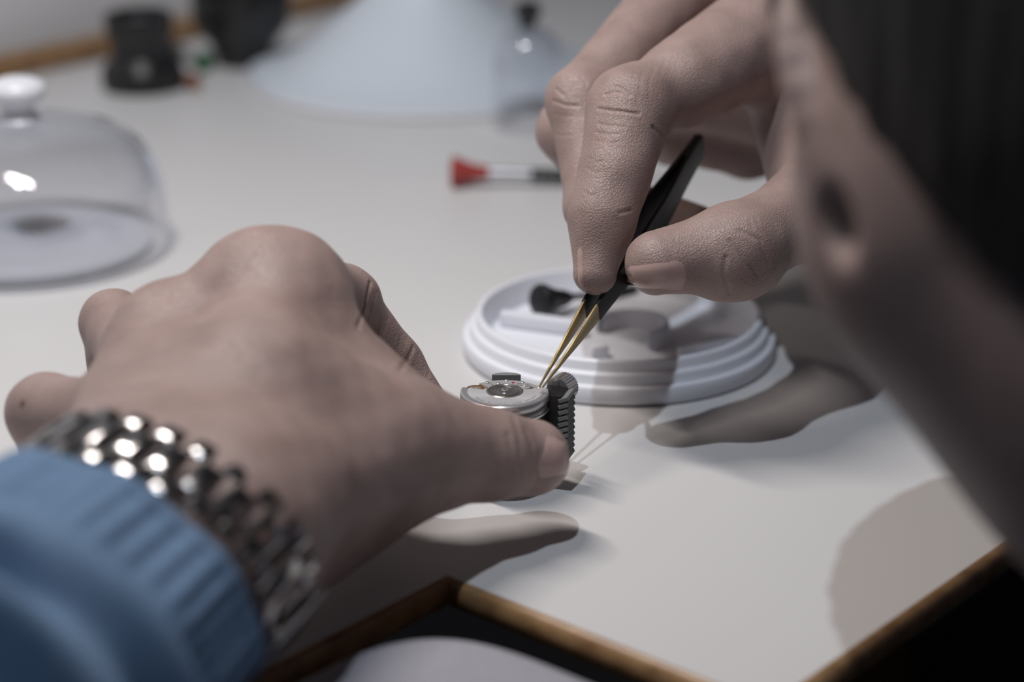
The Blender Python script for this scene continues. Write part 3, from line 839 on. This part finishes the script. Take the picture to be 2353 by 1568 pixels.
LLINES = [  # index finger flexion creases, thumb joint folds
    ([(852, 648), (838, 700), (822, 757)], 0.0007, 0.0007), ([(868, 668), (850, 720), (838, 750)], 0.00025, 0.0004),
    ([(893, 725), (882, 765), (876, 785)], 0.00022, 0.0004), ([(924, 768), (914, 800)], 0.0002, 0.0004),
    ([(950, 797), (935, 830), (914, 858)], 0.0006, 0.0007), ([(985, 858), (970, 890)], 0.0002, 0.0004),
    ([(1180, 962), (1192, 1000), (1196, 1040), (1190, 1080)], 0.00045, 0.0010), ([(1206, 985), (1222, 1020), (1224, 1060), (1212, 1105)], 0.0004, 0.0008),
    ([(1168, 1000), (1180, 1050), (1172, 1090)], 0.0004, 0.0010),
    ([(345, 668), (352, 682), (347, 695)], 0.0002, 0.0005), ([(362, 662), (370, 680)], 0.0002, 0.0005)]
RLINES = [
    # index: knuckle wrinkles
    ([(1374, 250), (1405, 254), (1440, 258), (1472, 262)], 0.00074, 0.0005), ([(1390, 218), (1412, 211), (1430, 212), (1450, 224)], 0.00054, 0.0005),
    ([(1412, 198), (1435, 206), (1452, 222)], 0.00054, 0.0005), ([(1372, 282), (1400, 289), (1440, 291)], 0.00040, 0.0004), ([(1368, 303), (1396, 309), (1425, 309)], 0.00040, 0.0004),
    ([(1365, 322), (1395, 330), (1430, 326)], 0.00027, 0.0004), ([(1418, 228), (1424, 240)], 0.00027, 0.0004), ([(1455, 175), (1482, 182)], 0.00027, 0.0004),
    ([(1500, 292), (1508, 302), (1519, 309), (1523, 322)], 0.00045, 0.0005), ([(1450, 483), (1432, 487), (1418, 490)], 0.0006, 0.0005),
    ([(1352, 362), (1372, 372), (1392, 372)], 0.00024, 0.0004), ([(1348, 385), (1366, 396), (1385, 394)], 0.00024, 0.0004), ([(1342, 440), (1358, 450), (1374, 446)], 0.00024, 0.0004),
    ([(1476, 165), (1470, 200), (1465, 235), (1478, 280)], 0.00022, 0.0004), ([(1505, 150), (1492, 190), (1490, 235)], 0.00019, 0.0004), ([(1530, 130), (1515, 180)], 0.00019, 0.0004),
    # middle finger
    ([(1272, 232), (1300, 242), (1332, 244)], 0.00068, 0.0005), ([(1278, 205), (1292, 216), (1300, 224)], 0.00054, 0.0005), ([(1272, 262), (1300, 268), (1322, 266)], 0.00027, 0.0004),
    ([(1268, 305), (1290, 312), (1320, 310)], 0.00027, 0.0004), ([(1335, 175), (1350, 200)], 0.00027, 0.0004),
    # thumb
    ([(1668, 590), (1662, 625), (1672, 660), (1676, 682)], 0.00068, 0.0006), ([(1676, 552), (1698, 582), (1712, 606), (1733, 622), (1742, 640)], 0.00055, 0.0005),
    ([(1700, 530), (1745, 552), (1760, 590), (1768, 615)], 0.00040, 0.0007), ([(1735, 498), (1742, 520)], 0.00027, 0.0005), ([(1722, 505), (1730, 528)], 0.00027, 0.0005)]
MOLES = [(RH, 1499, 290, 0.0007), (LH, 52, 929, 0.0009)]

def hand_mesh(fun, lo, hi, h, lines):
    V, F = surface_nets(fun, lo, hi, h)
    V = refine(fun, V); N = grad(fun, V)
    L = [(polyline(fun, px), d, w_) for px, d, w_ in lines]
    # gentle organic unevenness
    V = V+N*(0.00018*np.sin(V[:, :1]*410+1.3)*np.sin(V[:, 1:2]*370)*np.sin(V[:, 2:3]*450))
    V = engrave(V.astype(np.float32), N, L)
    return V, F
def bounds(fun, pad=0.014):
    pts = [q for a, b, ra, rb, k in fun.palm for q in (a-ra, a+ra, b-rb, b+rb)]
    for ch, _, _ in fun.fingers:
        for a, b, ra, rb in ch: pts += [a-ra, a+ra, b-rb, b+rb]
    pts = np.array(pts); return pts.min(0)-pad*0.5, pts.max(0)+pad*0.5
llo, lhi = bounds(LH); rlo, rhi = bounds(RH)
VL, FL = hand_mesh(LH, llo, lhi, HRES, LLINES)
VR, FR = hand_mesh(RH, rlo, rhi, HRES, RLINES)

# ------------------------------------------------------------------ head, neck, torso, arms
HC = CAM+CV(0.137, 0.060, 0.425)
Fh = CV(-0.10, -0.20, 0.97).normalized()
Uh = CV(-0.29, 0.94, 0.13); Uh = (Uh-Fh*Uh.dot(Fh)).normalized()
Lh = Uh.cross(Fh).normalized()
HR = np.stack([npv(Lh), npv(Fh), npv(Uh)], 1)          # columns: left, forward, up
hc = npv(HC)
def hp(l, f, u): return npv(HC+Lh*l+Fh*f+Uh*u)
EYE3 = np.eye(3, dtype=np.float32)
SL, SR = Vector((0.035, 0.075, 0.00)), Vector((0.370, 0.440, 0.015))
NB = CAM+CV(0.225, -0.110, 0.325)
EC = npv(CAM+CV(0.0655, 0.0430, 0.412))                # left ear
def ear(p, side):
    L = Lh*side
    c = EC if side > 0 else hp(-0.079, -0.010, 0.0)
    o_ = (L*0.80-Fh*0.60).normalized(); u_ = (Uh-o_*Uh.dot(o_)).normalized(); t_ = o_.cross(u_)
    if t_.dot(Fh) > 0: t_ = -t_
    R = np.stack([npv(o_), npv(u_), npv(t_)], 1)
    d = ellip(p, c, R, np.array([0.0145, 0.0285, 0.0042], np.float32))
    pts = []
    for i in range(15):
        a = math.radians(-75+i*15)
        pts.append(c+npv(o_)*0.0135*math.cos(a)+npv(u_)*0.0270*math.sin(a)+npv(t_)*0.0018)
    for a, b in zip(pts, pts[1:]): d = smin(d, rcone(p, a, b, 0.0026, 0.0026), 0.002)
    d = smin(d, rcone(p, c-npv(u_)*0.026+npv(o_)*0.004, c-npv(u_)*0.030+npv(o_)*0.002, 0.0050, 0.0050), 0.006)
    d = smax(d, -ellip(p, c+npv(t_)*0.0052-npv(o_)*0.004-npv(u_)*0.008, R, np.array([0.0100, 0.0165, 0.0062], np.float32)), 0.002)
    return d
def head_sdf(p):
    d = ellip(p, hp(0, -0.012, 0.022), HR, np.array([0.0740, 0.0960, 0.0850], np.float32))
    d = smin(d, ellip(p, hp(0, 0.030, -0.040), HR, np.array([0.0560, 0.0600, 0.0720], np.float32)), 0.03)
    d = smin(d, rcone(p, hp(0.040, 0.012, -0.062), hp(0.012, 0.066, -0.094), 0.018, 0.014), 0.022)
    d = smin(d, rcone(p, hp(-0.040, 0.012, -0.062), hp(-0.012, 0.066, -0.094), 0.018, 0.014), 0.022)
    d = smin(d, rcone(p, hp(0, 0.082, -0.006), hp(0, 0.102, -0.036), 0.006, 0.011), 0.010)      # nose
    for s in (-1, 1):
        d = smin(d, rcone(p, hp(0, 0.082, 0.010), hp(0.042*s, 0.068, 0.012), 0.009, 0.008), 0.012)   # brow
        d = smax(d, -ellip(p, hp(0.031*s, 0.092, -0.006), HR, np.array([0.016, 0.012, 0.010], np.float32)), 0.008)
        d = smin(d, ellip(p, hp(0.031*s, 0.070, -0.006), HR, np.array([0.013, 0.0125, 0.012], np.float32)), 0.003)
    d = smin(d, rcone(p, hp(-0.018, 0.080, -0.062), hp(0.018, 0.080, -0.062), 0.0075, 0.0075), 0.008)
    d = smax(d, -rcone(p, hp(-0.022, 0.091, -0.0625), hp(0.022, 0.091, -0.0625), 0.0012, 0.0012), 0.002)
    return d
NA, NBm = CAM+CV(0.110, 0.030, 0.412), CAM+CV(0.150, -0.006, 0.392)
def neck_sdf(p):
    d = rcone(p, npv(NA), npv(NBm), 0.054, 0.056)
    return smin(d, rcone(p, npv(NBm), npv(NB), 0.056, 0.064), 0.03)
PEL = Vector((0.30, 0.10, -0.50)); CHS = Vector((0.215, 0.235, -0.06))
WLb, WRb = WL-AL*0.03, ELR.lerp(WR, 0.8)
def torso_sdf(p, g=0.0):
    d = rcone(p, npv(SL), npv(SR), 0.055+g, 0.055+g)
    d = smin(d, rcone(p, npv(CHS), npv(PEL), 0.095+g, 0.120+g), 0.08)
    d = smin(d, rcone(p, npv(CHS-E1*0.07), npv(PEL-E1*0.05), 0.080+g, 0.110+g), 0.06)
    d = smin(d, rcone(p, npv(CHS+E1*0.07), npv(PEL+E1*0.05), 0.080+g, 0.110+g), 0.06)
    return d
def body_sdf(p):
    d = smin(head_sdf(p), neck_sdf(p), 0.018)
    d = smin(d, ear(p, 1), 0.005); d = smin(d, ear(p, -1), 0.005)
    d = smin(d, torso_sdf(p), 0.05)
    for a, b, r0, r1 in ((SL, EL, 0.048, 0.036), (EL, WLb, 0.034, 0.017), (SR, ELR, 0.048, 0.036), (ELR, WRb, 0.034, 0.020)):
        d = smin(d, rcone(p, npv(a), npv(b), r0, r1), 0.02)
    return d
# the whole figure coarse, the head again fine; both join the hands in one body mesh
def head_only(p):
    d = smin(head_sdf(p), rcone(p, npv(NA), npv(NBm), 0.054, 0.056), 0.018)
    d = smin(d, rcone(p, npv(NBm), npv(NB), 0.056, 0.064), 0.03)
    d = smin(d, ear(p, 1), 0.005); return smin(d, ear(p, -1), 0.005)
ear_hole = cast(head_only, 1915, 512, 0.7, 0.2)
head_full = head_only
def head_only(p):
    d = head_full(p)
    return smax(d, -ellip(p, ear_hole, HR, np.array([0.0042, 0.0060, 0.0075], np.float32)), 0.003)
h_lo = hc-0.17; h_hi = hc+0.16
VH, FH = surface_nets(head_only, h_lo, h_hi, 0.0020); VH = refine(head_only, VH, 1)
def trunk_sdf(p):
    d = torso_sdf(p)
    d = smin(d, rcone(p, npv(NBm), npv(NB), 0.052, 0.062), 0.04)
    for a, b, r0, r1 in ((SL, EL, 0.048, 0.036), (EL, WLb, 0.034, 0.017), (SR, ELR, 0.048, 0.036), (ELR, WRb, 0.034, 0.020)):
        d = smin(d, rcone(p, npv(a), npv(b), r0, r1), 0.02)
    return d
VT, FT = surface_nets(trunk_sdf, (-0.30, -0.10, -0.66), (0.52, 0.70, 0.20), 0.006)

person = empty('person', (0.2, 0.2, -0.75))
tag(person, 'person in blue denim shirt bending over the bench with tweezers', 'person')
PI = -np.array(person.location)
Vall = np.concatenate([VL, VR, VH, VT]).astype(np.float32)
Fall = np.concatenate([FL, FR+len(VL), FH+len(VL)+len(VR), FT+len(VL)+len(VR)+len(VH)])
me = np_mesh('body', Vall+PI, Fall)
mole = np.zeros(len(Vall), np.float32)
for fun, px, py, r in MOLES:
    c = cast(fun, px, py)
    if c is not None: mole = np.maximum(mole, np.exp(-((Vall-c)**2).sum(1)/(r*r))*0.85)
at = me.attributes.new('mole', 'FLOAT', 'POINT'); at.data.foreach_set('value', mole.astype(np.float32))
body = link('body', me, M_SKIN, person)

# ------------------------------------------------------------------ fingernails: curved plates seated on the skin
def nail(fun, quad, name='fingernail', rise=0.00038, nu=16, nv=12, label=None):
    q = [np.array(c, float) for c in quad]            # pixels: base-left, base-right, tip-right, tip-left
    pts = np.zeros((nu+1, nv+1, 3)); ok = True
    for i in range(nu+1):
        for j in range(nv+1):
            u, v = i/nu, j/nv
            uu = 0.5+(u-0.5)*(1-0.14*(2*v-1)**4)-0.10*(1-(2*v-1)**2)*(1-u); vv = v
            a = q[0]*(1-vv)+q[1]*vv; b = q[3]*(1-vv)+q[2]*vv
            p_ = a*(1-uu)+b*uu
            h = cast(fun, p_[0], p_[1])
            pts[i, j] = h if h is not None else np.nan
    if np.isnan(pts).any():
        for i in range(nu+1):
            for j in range(nv+1):
                if np.isnan(pts[i, j]).any():
                    dd = [(abs(i-a)+abs(j-b), a, b) for a in range(nu+1) for b in range(nv+1) if not np.isnan(pts[a, b]).any()]
                    _, a, b = min(dd); pts[i, j] = pts[a, b]
    N = grad(fun, pts.reshape(-1, 3).astype(np.float32)).reshape(nu+1, nv+1, 3)
    # smooth the normals into one plate direction
    top = []
    for i in range(nu+1):
        for j in range(nv+1):
            u, v = i/nu, j/nv
            e = min(1, 4*min(u+0.02, v+0.02, 1-v+0.02, (1-u)+0.10))
            top.append(pts[i, j]+N[i, j]*(rise*e-0.00008+0.00025*max(0, u-0.85)))
    bot = [(pts[i, j]-N[i, j]*0.0006) for i in range(nu+1) for j in range(nv+1)]
    W = nv+1; n = len(top); F = []
    for i in range(nu):
        for j in range(nv):
            F.append((i*W+j, (i+1)*W+j, (i+1)*W+j+1, i*W+j+1)); F.append((n+i*W+j, n+i*W+j+1, n+(i+1)*W+j+1, n+(i+1)*W+j))
    edge = [i*W for i in range(nu+1)]+[nu*W+j for j in range(1, W)]+[i*W+nv for i in range(nu-1, -1, -1)]+[j for j in range(nv-1, 0, -1)]
    for a, b in zip(edge, edge[1:]+edge[:1]): F.append((a, b, n+b, n+a))
    m = MB(); m.v = [tuple(np.array(t)+PI) for t in top+bot]; m.f = F
    o = m.build(name, M_NAIL, person, sharp=70)
    if label: o['label'] = label
    return o
nail(RH, [(1572, 668), (1566, 596), (1440, 612), (1440, 664)], label='thumbnail of the hand holding the tweezers')
nail(LH, [(1238, 1100), (1252, 1000), (1300, 1012), (1306, 1092)], label='thumbnail of the hand holding the movement')
nail(RH, [(1339, 575), (1326, 575), (1328, 650), (1342, 664)])

# ------------------------------------------------------------------ hair
def hair_sdf(p):
    d = ellip(p, hp(0, -0.016, 0.025), HR, np.array([0.0790, 0.1010, 0.0900], np.float32))
    q = (p-hc)@HR
    d = smin(d, rcone(p, hp(0, -0.055, -0.040), hp(0, -0.060, -0.070), 0.052, 0.045), 0.03)
    d = smin(d, rcone(p, hp(0.004, -0.035, -0.020), npv(NBm+CV(0.008, 0.001, -0.010)), 0.069, 0.057), 0.03)  # black hair added down the neck, standing in for shade on the skin
    d = d+0.0007*np.sin(q[:, 0]*420+q[:, 2]*130)*np.sin(q[:, 1]*390+q[:, 2]*240)
    front = 0.055+q[:, 2]*0.25-q[:, 1]                 # hairline towards the face
    d = smax(d, -front, 0.01)
    low = q[:, 2]+0.150+np.clip(q[:, 1]+0.02, 0, 1)*0.9-0.004  # nape and side hairline, dropped to keep the added dark on the neck
    d = smax(d, -low, 0.012)
    e = ellip(p, EC-npv(Uh)*0.004, HR, np.array([0.017, 0.020, 0.032], np.float32))
    return smax(d, -e, 0.006)
VHa, FHa = surface_nets(hair_sdf, hc-0.15, hc+0.15, 0.0025)
o = link('hair', np_mesh('hair', VHa+PI, FHa), M_HAIR, person); o['label'] = 'short black hair, carried down the neck in place of shade'

# ------------------------------------------------------------------ shirt
def shirt_sdf(p):
    d = torso_sdf(p, 0.010)
    for a, b, r0, r1 in ((SL, EL, 0.060, 0.050), (EL, EL.lerp(WL, 0.30), 0.050, 0.045), (SR, ELR, 0.060, 0.050), (ELR, ELR.lerp(WR, 0.72), 0.048, 0.036)):
        d = smin(d, rcone(p, npv(a), npv(b), r0, r1), 0.02)
    d = d+0.003*np.sin(p[:, 2]*95+p[:, 0]*40)*np.sin(p[:, 1]*60)
    nk = neck_sdf(p)
    col = np.maximum(rcone(p, npv(NB), npv(NB.lerp(NBm, 0.42)), 0.074, 0.070), -(nk-0.004))
    d = smin(d, col, 0.010)
    return np.maximum(d, -(nk-0.003))
VS, FS = surface_nets(shirt_sdf, (-0.32, -0.10, -0.66), (0.52, 0.72, 0.22), 0.005)
o = link('shirt', np_mesh('shirt', VS+PI, FS), M_SHIRT, person); o['label'] = 'blue denim shirt'
# left sleeve with buttoned cuff, gathered behind the watch
def sleeve_tube(s0, s1, rfun, ns, na, thick=0.0014):
    vs_, fs = [], []
    for side in (0, 1):
        for i in range(ns+1):
            s = s0+(s1-s0)*i/ns
            for k in range(na):
                a = 2*math.pi*k/na
                ra, rd = rfun(s, a)
                vs_.append(WL-AL*s+ACR*(ra-side*thick)*math.cos(a)+DOR*(rd-side*thick)*math.sin(a))
    n = (ns+1)*na
    for i in range(ns):
        for k in range(na):
            q = (k+1) % na
            fs.append((i*na+k, i*na+q, (i+1)*na+q, (i+1)*na+k)); fs.append((n+i*na+k, n+(i+1)*na+k, n+(i+1)*na+q, n+i*na+q))
    for k in range(na):
        q = (k+1) % na
        fs.append((k, n+k, n+q, q)); b = ns*na; fs.append((b+k, b+q, n+b+q, n+b+k))
    return [tuple(Vector(v)-Vector(person.location)) for v in vs_], fs
S0 = 0.0245
def cuff_r(s, a):
    t = s-S0
    puck = 0.00055*math.sin(a*46+3*math.sin(a*3))*(1 if 0.003 < t < 0.020 else 0.3)+0.0007*math.sin(a*9+1)
    band = 0.0006 if t < 0.004 else 0.0
    return 0.0390+t*0.10+puck+band, (0.0295 if math.sin(a) > 0 else 0.0255)+t*0.12*(math.sin(a) > 0)+puck+band
m = MB(); m.v, m.f = sleeve_tube(S0, S0+0.030, cuff_r, 30, 240); m.build('cuff', M_SHIRT, person)
def slv_r(s, a):
    t = s-S0-0.026
    f = 0.0062*math.sin(t*205+1.2*math.sin(a*1.0+0.6)+0.8*math.sin(a*2))*min(1, t/0.014)+0.0022*math.sin(t*330+a*3)*min(1, t/0.02)
    return 0.0425+t*0.10+f, (0.0345+t*0.13 if math.sin(a) > 0 else 0.0262)+f*(1 if math.sin(a) > 0 else 0.3)
m = MB(); m.v, m.f = sleeve_tube(S0+0.026, 0.175, slv_r, 110, 120); m.build('sleeve', M_SHIRT, person)

# ================================================================== steel bracelet watch on the left wrist
WC = WL-AL*0.0085
wt = empty('wristwatch', WC)
tag(wt, 'steel link bracelet watch worn on the left wrist', 'wristwatch')
BA, BD_ = 0.0352, 0.0232
def ell(t):
    c, s = math.cos(t), math.sin(t)
    return ACR*(BA*math.copysign(abs(c)**0.9, c))+DOR*(BD_*math.copysign(abs(s)**0.9, s))
NS = 2000
tt = [2*math.pi*i/NS for i in range(NS+1)]; pe = [ell(t) for t in tt]
cum = [0.0]
for a, b in zip(pe, pe[1:]): cum.append(cum[-1]+(b-a).length)
def at_len(x):
    x = x % cum[-1]
    i = int(np.searchsorted(cum, x)); i = min(max(i, 1), NS)
    p_ = pe[i]; tn = (pe[i]-pe[i-1]).normalized(); nn = AL.cross(tn)
    if nn.dot(p_) < 0: nn = -nn
    return p_, tn, nn
NL = 21; pitch = cum[-1]/NL
def link_mesh(width, length):
    "one link: a half-round bar lying across the strap, flat ends slightly eased"
    n = 14; prof = [(-length/2+length*i/n) for i in range(n+1)]; hz = 0.0021
    ys = [-width/2, -width/2+0.0003, width/2-0.0003, width/2]; V_, F_ = [], []
    for r, y in enumerate(ys):
        k = 0.86 if r in (0, 3) else 1.0
        for x in prof: V_.append((x*k, y, hz*k*max(0.0, 1-abs(2*x/length)**2.6)**0.55))
        V_.append((length/2*k, y, -0.0009)); V_.append((-length/2*k, y, -0.0009))
    c = n+3
    for r in range(3):
        for i in range(c):
            q = (i+1) % c
            F_.append((r*c+i, r*c+q, (r+1)*c+q, (r+1)*c+i))
    F_ += [tuple(range(c)), tuple(3*c+i for i in range(c-1, -1, -1))]
    me = bpy.data.meshes.new('link'); me.from_pydata(V_, [], F_); me.update()
    bm = bmesh.new(); bm.from_mesh(me); bmesh.ops.recalc_face_normals(bm, faces=bm.faces); bm.to_mesh(me); bm.free()
    me.polygons.foreach_set('use_smooth', [True]*len(me.polygons)); me.materials.append(M_LINK); me.set_sharp_from_angle(angle=math.radians(45))
    return me
lm_c, lm_o = link_mesh(0.0098, pitch*0.93), link_mesh(0.0054, pitch*0.93)
for i in range(NL):
    if 15 <= i <= 16: continue                       # the case sits here, under the wrist
    for off, me_, dx in ((0, lm_c, 0.0), (-0.0078, lm_o, 0.5), (0.0078, lm_o, 0.5)):
        p_, tn, nn = at_len((i+dx)*pitch)
        if i in (0,) : pass
        o = bpy.data.objects.new('link', me_); COL.objects.link(o); o.parent = wt
        o.matrix_local = Matrix((tn, nn.cross(tn), nn)).transposed().to_4x4()
        o.location = p_+AL*off
# folding clasp on the thumb side
p_, tn, nn = at_len(pitch*20.3)
m = MB(); m.box(0.017, 0.0200, 0.0020, None, 0.0008, 3)
m.v = [(x, y, z-7.0*x*x) for x, y, z in m.v]
Mc = Matrix((tn, nn.cross(tn), nn)).transposed().to_4x4(); Mc.translation = p_+nn*0.0030
m.v = [tuple(Mc @ Vector(v)) for v in m.v]; m.build('clasp', M_LINK, wt)
# case under the wrist
p_, tn, nn = at_len(pitch*15.6)
Mw = Matrix((tn, nn.cross(tn), nn)).transposed().to_4x4(); Mw.translation = p_
m = MB(); m.lathe([(0.0, -0.001), (0.015, -0.001), (0.0175, 0.001), (0.0185, 0.004), (0.0180, 0.007), (0.0165, 0.0085), (0.0155, 0.0080), (0.0, 0.0080)], 64, Mw); m.build('case', M_STEEL, wt)
m = MB(); m.lathe([(0.0, 0.0081), (0.0153, 0.0081), (0.0150, 0.0089), (0.0, 0.0093)], 64, Mw); m.build('crystal', M_GLASS, wt)
